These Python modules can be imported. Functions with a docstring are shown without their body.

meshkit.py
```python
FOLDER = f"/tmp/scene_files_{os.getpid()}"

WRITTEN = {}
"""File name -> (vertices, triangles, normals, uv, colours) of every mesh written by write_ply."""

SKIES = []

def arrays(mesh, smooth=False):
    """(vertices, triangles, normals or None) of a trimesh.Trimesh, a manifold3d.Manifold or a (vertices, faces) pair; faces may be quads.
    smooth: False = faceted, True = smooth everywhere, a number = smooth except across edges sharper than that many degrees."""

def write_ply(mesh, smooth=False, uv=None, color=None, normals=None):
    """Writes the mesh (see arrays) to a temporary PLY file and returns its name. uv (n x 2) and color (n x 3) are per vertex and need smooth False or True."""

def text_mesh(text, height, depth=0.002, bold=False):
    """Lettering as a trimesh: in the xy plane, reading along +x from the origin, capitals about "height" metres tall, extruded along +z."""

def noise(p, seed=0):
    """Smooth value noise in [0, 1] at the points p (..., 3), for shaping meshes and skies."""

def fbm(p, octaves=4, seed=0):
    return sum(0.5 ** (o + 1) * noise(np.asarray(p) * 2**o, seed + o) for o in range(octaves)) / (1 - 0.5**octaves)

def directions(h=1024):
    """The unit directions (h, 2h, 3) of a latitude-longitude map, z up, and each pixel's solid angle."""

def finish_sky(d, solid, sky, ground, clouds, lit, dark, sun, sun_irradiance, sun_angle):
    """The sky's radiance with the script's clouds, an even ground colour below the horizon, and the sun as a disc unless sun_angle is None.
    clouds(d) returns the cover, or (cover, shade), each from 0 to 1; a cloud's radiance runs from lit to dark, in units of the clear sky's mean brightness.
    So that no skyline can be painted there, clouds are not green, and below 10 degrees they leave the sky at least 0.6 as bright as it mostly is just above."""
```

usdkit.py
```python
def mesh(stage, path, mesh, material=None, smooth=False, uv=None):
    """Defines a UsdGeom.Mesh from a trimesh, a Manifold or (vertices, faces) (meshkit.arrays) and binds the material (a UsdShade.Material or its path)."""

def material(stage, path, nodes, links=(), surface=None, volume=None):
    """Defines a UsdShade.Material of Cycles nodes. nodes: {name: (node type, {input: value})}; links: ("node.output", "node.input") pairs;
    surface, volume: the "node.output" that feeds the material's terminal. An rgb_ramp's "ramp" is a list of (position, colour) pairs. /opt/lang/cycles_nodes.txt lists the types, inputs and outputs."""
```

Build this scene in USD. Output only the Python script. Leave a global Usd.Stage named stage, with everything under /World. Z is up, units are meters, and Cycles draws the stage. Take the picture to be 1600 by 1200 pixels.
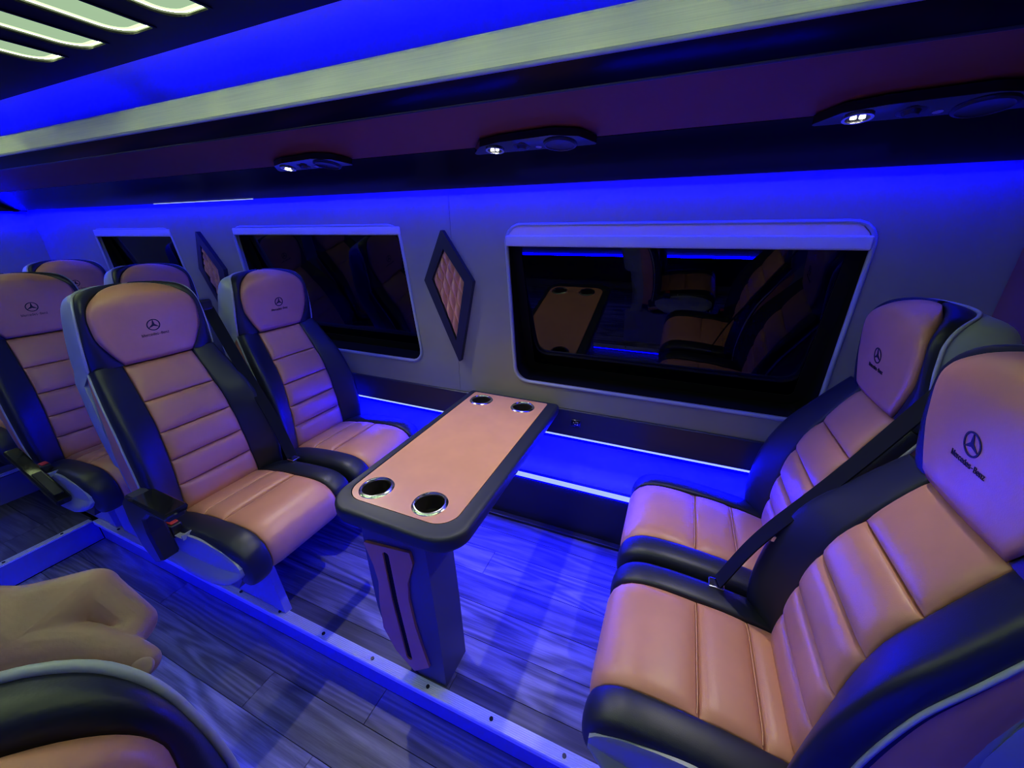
import math, random
import numpy as np, trimesh
import shapely.geometry as sg
from shapely import affinity
from scipy.interpolate import PchipInterpolator, CubicSpline, LinearNDInterpolator
import manifold3d as m3
import usdkit, meshkit
from pxr import Usd, UsdGeom, UsdLux, UsdShade, Gf, Sdf

stage = Usd.Stage.CreateInMemory()
UsdGeom.SetStageUpAxis(stage, 'Z'); UsdGeom.SetStageMetersPerUnit(stage, 1.0)
UsdGeom.Xform.Define(stage, '/World'); UsdGeom.Scope.Define(stage, '/World/Looks')
random.seed(3); RNG = np.random.default_rng(3)
# lengths below are in units of the eye's height above the table top; U turns them into metres, H is the eye's height above the aisle floor
U, H = 0.72, 2.14 * 0.72
OFF = np.array([0, 0, H])

# ---------------------------------------------------------------- camera, light levels, exposure
RX = np.array([0.92020697, -0.1411509, 0.36509664]); RY = np.array([0.39136554, 0.34897938, -0.85149657]); RZ = np.array([-0.00722169, 0.92643932, 0.37637485])
cam = UsdGeom.Camera.Define(stage, '/World/camera')
mat = Gf.Matrix4d(1.0)
for i in range(3):                      # row i: where the camera's axis i points
    mat.SetRow(i, Gf.Vec4d(RX[i], RY[i], RZ[i], 0))
mat.SetRow(3, Gf.Vec4d(0, 0, H, 1))
cam.AddTransformOp().Set(mat)
cam.CreateHorizontalApertureAttr(36.0); cam.CreateVerticalApertureAttr(27.0)
cam.CreateFocalLengthAttr(36.0 * 602.67 / 1600); cam.CreateClippingRangeAttr(Gf.Vec2f(0.02, 100))
cam.CreateExposureAttr(0.0)
BLUE = (0.0, 0.0, 1.0)
LV = dict(wall_top=78, cove=17, ledge_under=230, ledge=1.0, ledge_glow=120, riser=90, opp=95, rear=200,
          slat=58.0, slat_mid=.60, slat_soft=1.5, reading=31.0, lens=60.0)

# ---------------------------------------------------------------- helpers
USED = {}
def numbered(parent, name):
    k = (parent, name); n = USED.get(k, -1) + 1; USED[k] = n
    return f'{parent}/{name}' if n == 0 else f'{parent}/{name}_{n:03d}'

BASE = {}
def meta(p, label=None, cat=None, group=None, kind=None):
    for k, v in (('label', label), ('category', cat), ('group', group), ('kind', kind)):
        if v: p.SetCustomDataByKey(k, v)

def thing(name, label, cat, base=(0, 0, -1.97), group=None, kind=None):
    path = numbered('/World', name)
    x = UsdGeom.Xform.Define(stage, path)
    b = np.asarray(base, float)
    x.AddTranslateOp().Set(Gf.Vec3d(*map(float, b * U + OFF)))
    meta(x.GetPrim(), label, cat, group, kind); BASE[path] = b
    return path

def clean(m):
    if isinstance(m, trimesh.Trimesh): return m
    if hasattr(m, 'to_mesh'):
        q = m.to_mesh(); return trimesh.Trimesh(q.vert_properties[:, :3], q.tri_verts, process=False)
    v, f = m; v = np.asarray(v, float); f = np.asarray(f, int)
    if f.shape[1] == 4: f = np.vstack([f[:, [0, 1, 2]], f[:, [0, 2, 3]]])
    return trimesh.Trimesh(v, f, process=False)

def join(*ms):
    ms = [clean(m) for m in ms]; return trimesh.util.concatenate(ms)

def part(parent, name, mesh, mt, smooth=35, label=None, kind=None):
    m = clean(mesh).copy()
    root = '/' + '/'.join(parent.split('/')[1:3])
    m.vertices = (np.asarray(m.vertices) - BASE[root]) * U
    path = numbered(parent, name)
    p = usdkit.mesh(stage, path, m, f'/World/Looks/{mt}', smooth=smooth)
    meta(p.GetPrim(), label, None, None, kind)
    return path

def solo(name, mesh, mt, label=None, cat=None, group=None, kind=None, smooth=35):
    """a thing or piece of the setting that is one mesh"""
    m = clean(mesh).copy(); c = (m.bounds[0] + m.bounds[1]) / 2; c[2] = m.bounds[0][2]
    path = numbered('/World', name); BASE[path] = c
    m.vertices = (np.asarray(m.vertices) - c) * U
    p = usdkit.mesh(stage, path, m, f'/World/Looks/{mt}', smooth=smooth)
    p.AddTranslateOp().Set(Gf.Vec3d(*map(float, c * U + OFF)))
    meta(p.GetPrim(), label, cat, group, kind)
    return path

def solo_part(parent, name, mesh, mt, smooth=35, label=None, kind=None):
    return part(parent, name, mesh, mt, smooth, label, kind)

def box(x0, x1, y0, y1, z0, z1, r=0.0, seg=3):
    if r <= 0:
        b = trimesh.creation.box([abs(x1 - x0), abs(y1 - y0), abs(z1 - z0)])
        b.apply_translation([(x0 + x1) / 2, (y0 + y1) / 2, (z0 + z1) / 2]); return b
    lo, hi = np.minimum([x0, y0, z0], [x1, y1, z1]) + r, np.maximum([x0, y0, z0], [x1, y1, z1]) - r
    s = m3.Manifold.sphere(r, 4 * seg)
    return clean(m3.Manifold.batch_hull([s.translate([float(a), float(b), float(c)]) for a in (lo[0], hi[0]) for b in (lo[1], hi[1]) for c in (lo[2], hi[2])]))

def prism(poly, axis, a0, a1):
    """extrude a shapely polygon; axis 'y': polygon in (x,z); 'x': polygon in (y,z); 'z': polygon in (x,y)"""
    m = trimesh.creation.extrude_polygon(poly, a1 - a0)
    v = np.array(m.vertices); f = np.array(m.faces)
    if axis == 'z': w = np.c_[v[:, 0], v[:, 1], v[:, 2] + a0]
    elif axis == 'y': w = np.c_[v[:, 0], v[:, 2] + a0, v[:, 1]]; f = f[:, ::-1]
    else: w = np.c_[v[:, 2] + a0, v[:, 0], v[:, 1]]
    return trimesh.Trimesh(w, f, process=False)

def rpoly(pts, r, n=6):
    p = sg.Polygon(pts); return p.buffer(-r, join_style=2).buffer(r, quad_segs=n)

def grid_faces(n, m, flip=False):
    i = np.arange(n * m).reshape(n, m)
    q = np.stack([i[:-1, :-1], i[1:, :-1], i[1:, 1:], i[:-1, 1:]], -1).reshape(-1, 4)
    return q[:, ::-1] if flip else q

def slab(front, back):
    """closed mesh from two (n,m,3) grids"""
    n, m = front.shape[:2]
    v = np.vstack([front.reshape(-1, 3), back.reshape(-1, 3)]); N = n * m
    q = [grid_faces(n, m), grid_faces(n, m, True) + N]
    i = np.arange(N).reshape(n, m)
    loop = np.concatenate([i[0, :], i[1:, -1], i[-1, -2::-1], i[-2:0:-1, 0]])
    a, b = loop, np.roll(loop, -1)
    q.append(np.stack([a, b, b + N, a + N], 1))
    t = clean((v, np.vstack(q))); t = trimesh.Trimesh(t.vertices, t.faces, process=False)
    if t.volume < 0: t.invert()
    return t

def tube(pts, r, n=8, closed=False):
    pts = np.asarray(pts, float); N = len(pts)
    if closed: T = np.roll(pts, -1, 0) - np.roll(pts, 1, 0)
    else: T = np.gradient(pts, axis=0)
    T /= np.linalg.norm(T, axis=1, keepdims=True) + 1e-12
    ref = np.array([0, 0, 1.0]) if abs(T[0][2]) < .9 else np.array([1.0, 0, 0])
    A = []; a = ref - T[0] * ref.dot(T[0]); a /= np.linalg.norm(a)
    for t in T:
        a = a - t * a.dot(t); a /= np.linalg.norm(a) + 1e-12; A.append(a)
    A = np.array(A); B = np.cross(T, A)
    ang = np.linspace(0, 2 * np.pi, n, endpoint=False); rr = np.broadcast_to(np.asarray(r, float).reshape(-1, 1, 1), (N, 1, 1)) if np.ndim(r) else r
    ring = pts[:, None] + rr * (np.cos(ang)[None, :, None] * A[:, None] + np.sin(ang)[None, :, None] * B[:, None])
    v = ring.reshape(-1, 3); q = []
    for i in range(N if closed else N - 1):
        j = (i + 1) % N
        for k in range(n):
            l = (k + 1) % n; q.append([i * n + k, i * n + l, j * n + l, j * n + k])
    f = clean((v, q))
    if not closed:
        vv = np.vstack([f.vertices, pts[0], pts[-1]]); ff = list(f.faces)
        for k in range(n):
            l = (k + 1) % n
            ff.append([N * n, l, k]); ff.append([N * n + 1, (N - 1) * n + k, (N - 1) * n + l])
        f = trimesh.Trimesh(vv, ff, process=False)
    if f.volume < 0: f.invert()
    return f

def ribbon(pts, wdir, width, thick):
    pts = np.asarray(pts, float); wd = np.asarray(wdir, float)
    wd = np.broadcast_to(wd, pts.shape); T = np.gradient(pts, axis=0); Nn = np.cross(T, wd); Nn /= np.linalg.norm(Nn, axis=1, keepdims=True)
    W = wd / np.linalg.norm(wd, axis=1, keepdims=True)
    u = np.array([-1, -.5, 0, .5, 1]) * width / 2
    P = pts[:, None] + u[None, :, None] * W[:, None]
    return slab(P + Nn[:, None] * thick / 2, P - Nn[:, None] * thick / 2)

def lathe(profile, c, n=40):
    """profile: (radius, z) pairs, closed into a ring; c: centre"""
    p = np.asarray(profile, float); a = np.linspace(0, 2 * np.pi, n, endpoint=False)
    v = np.stack([p[None, :, 0] * np.cos(a)[:, None], p[None, :, 0] * np.sin(a)[:, None], np.broadcast_to(p[None, :, 1], (n, len(p)))], -1)
    q = []; k = len(p)
    for i in range(n):
        j = (i + 1) % n
        for s in range(k - 1): q.append([i * k + s, j * k + s, j * k + s + 1, i * k + s + 1])
    t = clean((v.reshape(-1, 3) + np.asarray(c, float), q)); t.fix_normals(); return t

# ---------------------------------------------------------------- materials
def M(name, nodes, links=(), surface='p.BSDF', **k): usdkit.material(stage, f'/World/Looks/{name}', nodes, links, surface=surface, **k)
def plain(name, col, rough=.5, metallic=0., **k): M(name, {'p': ('principled_bsdf', dict(base_color=col, roughness=rough, metallic=metallic, **k))})
def leather(name, col, rough, var=.06, scale=420, bump=.12):
    c1 = tuple(x * (1 - var) for x in col); c2 = tuple(min(1, x * (1 + var)) for x in col)
    M(name, {'g': ('texture_coordinate', {}), 'n': ('noise_texture', dict(scale=9, detail=4)), 'r': ('rgb_ramp', {'ramp': [(.3, c1), (.7, c2)]}),
             'v': ('voronoi_texture', dict(scale=scale)), 'b': ('bump', dict(strength=bump, distance=.0006)), 'p': ('principled_bsdf', dict(roughness=rough))},
      [('g.object', 'n.vector'), ('g.object', 'v.vector'), ('n.fac', 'r.fac'), ('r.color', 'p.base_color'), ('v.distance', 'b.height'), ('b.normal', 'p.normal')])
def glow(name, col, k): M(name, {'e': ('emission', dict(color=col, strength=k))}, surface='e.emission')

leather('tan_leather', (.56, .245, .152), .42)
leather('tan_panel', (.52, .20, .11), .5, scale=300)
leather('dark_leather', (.009, .011, .024), .45)
leather('black_leather', (.012, .012, .016), .5)
leather('grey_leather', (.30, .34, .37), .45)
leather('wall_cloth', (.22, .215, .19), .62, var=.03, scale=700, bump=.2)
plain('piping', (.36, .38, .42), .4)
plain('grey_plastic', (.30, .33, .36), .4)
plain('light_metal', (.55, .56, .6), .35)
plain('black_plastic', (.012, .012, .014), .35)
plain('black_gloss', (.006, .006, .008), .08)
plain('black_panel', (.010, .010, .013), .28)
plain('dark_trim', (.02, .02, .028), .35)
plain('belt', (.006, .007, .008), .8, specular_ior_level=.15)
plain('thread', (.70, .36, .20), .6)
plain('emblem_thread', (.012, .006, .01), .6)
plain('chrome', (.75, .77, .8), .18, 1.0)
plain('red_plastic', (.65, .05, .03), .35)
plain('white_plastic', (.46, .46, .54), .35)
plain('beige_cloth', (.62, .50, .42), .8)
plain('screw', (.05, .05, .06), .3, .8)
plain('rubber', (.005, .005, .006), .7, specular_ior_level=.1)
plain('lamp_white', (.62, .64, .62), .6)
leather('table_tan', (.56, .265, .155), .3, scale=500, bump=.06)
plain('table_leg', (.05, .05, .075), .4)
plain('table_edge', (.013, .016, .034), .48, specular_ior_level=.35)
plain('cup_dark', (.02, .016, .018), .3)
M('aluminium', {'g': ('geometry', {}), 'x': ('separate_xyz', {}), 'w': ('math', dict(math_type='multiply', value2=1150.)), 's': ('math', dict(math_type='sine')), 'b': ('bump', dict(strength=.5, distance=.0012)),
                'p': ('principled_bsdf', dict(base_color=(.70, .71, .76), metallic=.25, roughness=.42))},
  [('g.position', 'x.vector'), ('x.y', 'w.value1'), ('w.value', 's.value1'), ('s.value', 'b.height'), ('b.normal', 'p.normal')])
leather('rack_leather', (.22, .062, .009), .5, scale=300)
leather('partition_leather', (.17, .062, .045), .55, scale=300)
M('rack_band', {'g': ('geometry', {}), 'm': ('mapping', dict(scale=(1.5, 40, 160))), 'n': ('noise_texture', dict(scale=4, detail=5)), 'r': ('rgb_ramp', {'ramp': [(.3, (.70, .73, .40)), (.7, (.82, .85, .47))]}),
                'p': ('principled_bsdf', dict(roughness=.45))},
  [('g.position', 'm.vector'), ('m.vector', 'n.vector'), ('n.fac', 'r.fac'), ('r.color', 'p.base_color')])
def wood(name, dark, light):
    mid = tuple((a + b) / 2.4 for a, b in zip(dark, light))
    M(name, {'g': ('geometry', {}), 'o': ('object_info', {}), 'mu': ('math', dict(math_type='multiply', value2=37.)), 'c': ('combine_xyz', {}), 'ad': ('vector_math', dict(math_type='add')),
             'm': ('mapping', dict(scale=(1.6, 22, 22))), 'n': ('noise_texture', dict(scale=1.1, detail=7, roughness=.6, distortion=1.2)), 'm2': ('mapping', dict(scale=(5, 170, 20))), 'n2': ('noise_texture', dict(scale=1, detail=4)),
             'm3': ('mapping', dict(scale=(.75, 6.5, 6.5))), 'n3': ('noise_texture', dict(scale=1.0, detail=1.6, roughness=.4, distortion=.5)), 'k': ('math', dict(math_type='multiply', value2=74.)), 's': ('math', dict(math_type='sine')), 'w': ('math', dict(math_type='multiply_add', value2=.5, value3=.5)),
             'mx': ('mix_float', dict(fac=.3)), 'my': ('mix_float', dict(fac=.19)), 'r': ('rgb_ramp', {'ramp': [(.26, dark), (.46, mid), (.66, light)]}),
             'b': ('bump', dict(strength=.4, distance=.0015)), 'p': ('principled_bsdf', dict(roughness=.45))},
      [('o.random', 'mu.value1'), ('mu.value', 'c.x'), ('mu.value', 'c.y'), ('g.position', 'ad.vector1'), ('c.vector', 'ad.vector2'), ('ad.vector', 'm.vector'), ('ad.vector', 'm2.vector'), ('ad.vector', 'm3.vector'), ('m3.vector', 'n3.vector'), ('n3.fac', 'k.value1'), ('k.value', 's.value1'), ('s.value', 'w.value1'),
       ('m.vector', 'n.vector'), ('m2.vector', 'n2.vector'), ('n.fac', 'mx.a'), ('n2.fac', 'mx.b'), ('mx.result', 'my.a'), ('w.value', 'my.b'), ('my.result', 'r.fac'), ('r.color', 'p.base_color'), ('my.result', 'b.height'), ('b.normal', 'p.normal')])
wood('wood_grey', (.020, .019, .025), (.33, .32, .36))
wood('wood_dark', (.020, .019, .024), (.13, .125, .14))
wood('wood_mid', (.025, .024, .030), (.22, .21, .24))
M('glass', {'f': ('fresnel', dict(IOR=1.5)), 't': ('transparent_bsdf', dict(color=(.10, .11, .12))), 'g': ('glossy_bsdf', dict(color=(1, 1, 1), roughness=.0)), 'm': ('mix_closure', {})},
  [('f.fac', 'm.fac'), ('t.BSDF', 'm.closure1'), ('g.BSDF', 'm.closure2')], surface='m.closure')
M('skin', {'g': ('texture_coordinate', {}), 'n': ('noise_texture', dict(scale=30, detail=5)), 'r': ('rgb_ramp', {'ramp': [(.3, (.25, .135, .105)), (.7, (.33, .19, .15))]}), 'n2': ('noise_texture', dict(scale=260, detail=3)), 'b': ('bump', dict(strength=.25, distance=.0012)),
           'p': ('principled_bsdf', dict(roughness=.5, subsurface_weight=.12, subsurface_scale=.01))},
  [('g.object', 'n.vector'), ('g.object', 'n2.vector'), ('n.fac', 'r.fac'), ('r.color', 'p.base_color'), ('n2.fac', 'b.height'), ('b.normal', 'p.normal')])
plain('nail', (.34, .21, .17), .35)
for k, v in (('wall_top', 'wall_top'), ('cove', 'cove'), ('ledge_under', 'ledge_under'), ('ledge_glow', 'ledge_glow'), ('riser', 'riser'), ('opp', 'opp'), ('rear', 'rear')): glow('led_' + k, BLUE, LV[v])
glow('led_pale', (.42, .55, 1.0), LV['ledge'])
glow('led_slat', (.80, 1.0, .46), LV['slat'])
glow('led_slat_mid', (.62, .90, .55), LV['slat_mid'])
glow('led_slat_soft', (.66, .95, .48), LV['slat_soft'])
plain('raft_black', (.004, .004, .006), .55, specular_ior_level=.08)
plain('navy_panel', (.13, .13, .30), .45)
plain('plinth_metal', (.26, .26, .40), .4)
plain('rack_gloss', (.005, .005, .007), .22, specular_ior_level=.06)
glow('led_lens', (1.0, .97, .88), LV['lens'])

# ---------------------------------------------------------------- the setting: floors, walls, ceiling
XL, XR, YB, YF, YC = -6.4, 1.9, 2.36, -1.2, .475       # rear wall, front end, window wall, far side, middle
PF, AF, OF = -1.97, -2.14, -2.09                                  # platform floor, aisle floor
STEP = -3.715

def planks(top, rows, x0, x1, ztop, seed, length=1.62, cyc=('wood_grey', 'wood_mid', 'wood_dark')):
    r = random.Random(seed)
    for i, (ya, yb, mt) in enumerate(rows):
        x = x0 - r.random() * length * .8
        while x < x1:
            a, b = max(x, x0), min(x + length, x1)
            if b - a > .03:
                m = box(a + .0015, b - .0015, ya + .0015, yb - .0015, ztop - .03, ztop)
                part(top, 'plank', m, mt or r.choice(cyc), smooth=False)
            x += length

pf = thing('floor', 'grey wood-look plank floor of the raised seating platform', 'floor', (0, 1.5, PF), kind='structure')
part(pf, 'subfloor', box(XL, XR, .87, 2.12, AF - .06, PF - .031), 'rubber', False)
rows = [(.903, .985, 'wood_dark'), (.985, 1.165, 'wood_grey'), (1.165, 1.35, 'wood_grey'), (1.35, 1.54, 'wood_mid'), (1.54, 1.73, 'wood_grey'), (1.73, 1.90, 'wood_mid'), (1.90, 2.08, 'wood_dark')]
planks(pf, rows, XL + .01, 1.12, PF, 5)
af = thing('floor', 'dark plank floor of the sunken aisle', 'floor', (0, .6, AF), kind='structure')
part(af, 'subfloor', box(STEP, XR, .29, .868, AF - .06, AF - .031), 'rubber', False)
planks(af, [(.29, .345, 'wood_dark'), (.345, .53, 'wood_grey'), (.53, .705, 'wood_mid'), (.705, .868, 'wood_dark')], STEP + .01, XR, AF, 11)
rf = thing('floor', 'raised dark aisle floor behind the step', 'floor', (-5, .6, PF), kind='structure')
part(rf, 'subfloor', box(XL, STEP - .012, .29, .868, AF - .06, PF - .031), 'rubber', False)
planks(rf, [(.29, .5, 'wood_dark'), (.5, .69, 'wood_dark'), (.69, .866, 'wood_dark')], XL + .01, STEP - .05, PF, 12)
of = thing('floor', 'platform floor on the near side under the foreground seat', 'floor', (0, -.4, OF), kind='structure')
part(of, 'subfloor', box(XL, XR, YF, .283, AF - .06, OF - .031), 'rubber', False)
planks(of, [(-1.2 + .21 * k, -1.2 + .21 * (k + 1), None) for k in range(7)], XL + .01, XR, OF, 21, length=2.4)

def edge_trim(label, x0, x1, y0, y1, ydrop, screws, zt=PF):
    t = thing('trim', label, 'floor edge trim', ((x0 + x1) / 2, (y0 + y1) / 2, zt), kind='structure')
    s = 1 if ydrop > y1 - 1e-6 else -1
    prof = [(y0, zt - .004), (y1, zt - .004), (y1, zt + .004), (y0, zt + .004)]
    lo = sg.Polygon([(y0, zt - .022), (y0 + .012, zt - .022), (y0 + .012, zt - .004), (y1, zt - .004), (y1, zt + .005), (y0 + .004, zt + .006), (y0, zt + .002)])
    if s > 0: lo = affinity.scale(lo, -1, 1, origin=((y0 + y1) / 2, 0))
    part(t, 'edge_profile', prism(lo, 'x', x0, x1), 'aluminium', 20)
    for x in screws:
        c = trimesh.creation.cylinder(.0085, .004, sections=14); c.apply_translation([x, (y0 + y1) / 2 + .002, zt + .0075]); part(t, 'screw', c, 'screw', 30)
    return t
t1 = edge_trim('ribbed aluminium edge trim along the platform with screws', -3.70, XR, .848, .903, 0, [-3.42] + [-1.461 + .325 * k for k in range(-4, 9)])
edge_trim('aluminium edge trim of the near platform', XL, XR, .25, .30, 1, [-3.0 + .5 * k for k in range(9)], OF)
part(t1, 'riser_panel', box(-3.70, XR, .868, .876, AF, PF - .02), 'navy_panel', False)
part(t1, 'led_strip', box(-3.65, XR - .05, .852, .864, PF - .020, PF - .012), 'led_riser', False)
t2 = thing('trim', 'blue-lit step riser across the aisle with pale edge strip', 'step edge', (STEP, .58, PF), kind='structure')
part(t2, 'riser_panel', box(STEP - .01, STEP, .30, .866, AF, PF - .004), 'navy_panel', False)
part(t2, 'edge_profile', box(STEP - .045, STEP + .006, .30, .85, PF - .006, PF + .006, .003), 'aluminium', 30)
for y in (.43, .70):
    c = trimesh.creation.cylinder(.008, .004, sections=12); c.apply_translation([STEP - .02, y, PF + .0075]); part(t2, 'screw', c, 'screw')
t3 = thing('trim', 'second blue-lit step further back in the aisle', 'step edge', (-4.65, .58, PF), kind='structure')
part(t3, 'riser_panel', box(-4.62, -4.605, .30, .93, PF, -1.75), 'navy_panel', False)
part(t3, 'step_top', box(-6.38, -4.60, .30, .93, -1.76, -1.745), 'black_panel', False)
part(t3, 'edge_profile', box(-4.63, -4.594, .30, .93, -1.752, -1.738), 'aluminium', False)
t4 = thing('trim', 'riser of the near platform with blue light strip', 'floor edge', (0, .29, AF), kind='structure')
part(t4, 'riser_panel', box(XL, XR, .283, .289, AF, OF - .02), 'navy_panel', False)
part(t4, 'led_strip', box(-3.6, XR - .05, .290, .300, OF - .034, OF - .020), 'led_opp', False)

# window wall: panels with rounded openings
WIN = [[(-.935, .012), (.70, .012), (.685, -.895), (-.875, -.895)],
       [(-3.235, .016), (-1.66, .016), (-1.565, -.865), (-3.16, -.865)],
       [(-5.27, .008), (-4.05, .008), (-3.90, -.83), (-5.20, -.83)]]
WP = [rpoly(w, .085) for w in WIN]
wall = thing('wall_back', 'pale grey leatherette side wall with the windows, lit blue along its top', 'wall', (-2.5, 2.13, -1.03), kind='structure')
cuts = [XL, -3.60, -1.285, 1.22]
for a, b in zip(cuts[:-1], cuts[1:]):
    p = sg.box(a + .001, -1.04, b - .001, .36)
    for w in WP: p = p.difference(w)
    sl = .09 * (1.0)
    for q in (p.geoms if hasattr(p, 'geoms') else [p]): part(wall, 'wall_panel', prism(q, 'y', 2.1, 2.135), 'wall_cloth', 20)
part(wall, 'lower_trim', box(XL, 1.13, 2.085, YB, -1.215, -1.035, .008), 'dark_trim', 40, label='dark trim band under the windows')
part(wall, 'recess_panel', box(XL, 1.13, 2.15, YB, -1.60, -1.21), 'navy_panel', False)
part(wall, 'lower_box', box(XL, 1.13, 2.08, YB, PF, -1.592, .006), 'dark_trim', 40)
part(wall, 'led_strip', box(-3.3, 1.10, 2.087, 2.097, -1.2255, -1.2155), 'led_pale', False)
part(wall, 'led_strip', box(-3.3, 1.10, 2.088, 2.097, -1.243, -1.226), 'led_ledge_under', False)
part(wall, 'led_strip', box(XL + .1, 1.10, 2.108, 2.14, -1.2215, -1.2155), 'led_ledge_under', False)
part(wall, 'led_strip', box(-1.6, 1.10, 2.068, 2.082, -1.590, -1.562), 'led_pale', False)
part(wall, 'led_strip', box(-1.6, 1.10, 2.070, 2.0805, -1.600, -1.5915), 'led_ledge_glow', False)
part(wall, 'led_strip', box(-1.6, 1.10, 2.090, 2.120, -1.5915, -1.585), 'led_ledge_glow', False)
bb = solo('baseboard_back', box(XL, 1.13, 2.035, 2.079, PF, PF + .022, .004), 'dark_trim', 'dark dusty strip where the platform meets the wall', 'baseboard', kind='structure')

for i, (w, P) in enumerate(zip(WIN, WP)):
    lab = ['largest window beside the table reflecting the table top', 'middle window behind the left pair of seats', 'rearmost window at the left'][i]
    c = P.centroid
    t = thing('window', lab, 'window', (c.x, 2.13, c.y), kind='structure')
    ring = np.array(P.exterior.coords)[:-1]
    ring = np.array([P.exterior.interpolate(s, normalized=True).coords[0] for s in np.linspace(0, 1, 160, endpoint=False)])
    part(t, 'window_frame', tube(np.c_[ring[:, 0], np.full(len(ring), 2.1), ring[:, 1]], .0105, 8, True), 'grey_plastic', 50)
    def lean(m): m.vertices[:, 1] += -.17 * (m.vertices[:, 2] + .44); return m      # the panes lean in at the top
    part(t, 'reveal', prism(P.buffer(.03).difference(P.buffer(.001)), 'y', 2.136, 2.33), 'rubber', 20)
    part(t, 'seal', lean(prism(P.buffer(.004).difference(P.buffer(-.055)), 'y', 2.232, 2.239)), 'rubber', 20)
    part(t, 'glass', lean(prism(P.buffer(-.002), 'y', 2.2395, 2.2415)), 'glass', False)
    z1 = [-.040, .010, .006][i]; h = [.058, .05, .06][i]
    x0, x1 = w[0][0] + .012, w[1][0] - (.012 if i == 0 else -.012)
    b = part(t, 'blind', box(x0 + .004, x1 - .004, 2.118, 2.134, z1 - h + .002, .004 if i == 0 else z1), 'beige_cloth', False)
    if i == 0: part(t, 'blind', prism(rpoly([(x0 + .01, z1), (x0 + .05, .004), (x1 - .05, .004), (x1 - .01, z1)], .004), 'y', 2.094, 2.116), 'beige_cloth', 20)
    part(t, 'blind_rail', box(x0, x1, 2.075 if i == 0 else 2.088, 2.118, z1 - h, z1, .008), 'white_plastic', 50)

rl = thing('trim', 'blue light strip along the top of the rear wall', 'light strip', (XL + .05, 1.5, .15), kind='structure')
part(rl, 'led_strip', box(XL + .03, XL + .06, .2, 2.05, .17, .18), 'led_rear', False)
part(rl, 'cover', box(XL + .001, XL + .10, .2, 2.05, .181, .195), 'black_plastic', False)

# rear wall, front end, far side
solo('wall_left', box(XL - .06, XL, YF, YB, AF, .7), 'wall_cloth', 'rear end wall of the cabin washed in blue light', 'wall', kind='structure', smooth=False)
solo('wall_right', box(XR, XR + .06, YF, YB, AF, .7), 'black_panel', 'dark wall at the cabin end', 'wall', kind='structure', smooth=False)
wf = thing('wall_front', 'side wall behind the viewer', 'wall', (-2, YF, AF), kind='structure')
part(wf, 'wall_panel', box(XL, XR, YF - .06, YF, AF, .45), 'wall_cloth', False)
part(wf, 'lower_trim', box(XL, XR, YF, YF + .02, PF, -1.59), 'dark_trim', False)
part(wf, 'led_strip', box(-2.6, 1.10, YF + .001, YF + .02, -1.590, -1.562), 'led_ledge_glow', False)
pr = thing('wall_side', 'tan leather partition behind the right-hand seats', 'wall', (1.15, 1.5, PF), kind='structure')
part(pr, 'partition_panel', box(1.125, 1.19, 1.885, 2.098, PF, .19, .014), 'partition_leather', 50)
part(pr, 'partition_panel', box(1.125, 1.19, .95, 1.879, PF, .19, .014), 'partition_leather', 50)

prof = [(YB + .02, .36), (1.55, .56), (1.40, .60), (1.30, .645), (1.12, .685), (YC, .70)]
prof = prof + [(2 * YC - y, z) for y, z in prof[-2::-1]]
outer = [(y, z + .05) for y, z in prof[::-1]]
solo('ceiling', prism(sg.Polygon(prof + outer), 'x', XL, XR), 'lamp_white', 'white curved ceiling cove washed in blue light', 'ceiling', kind='structure', smooth=20)

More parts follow.
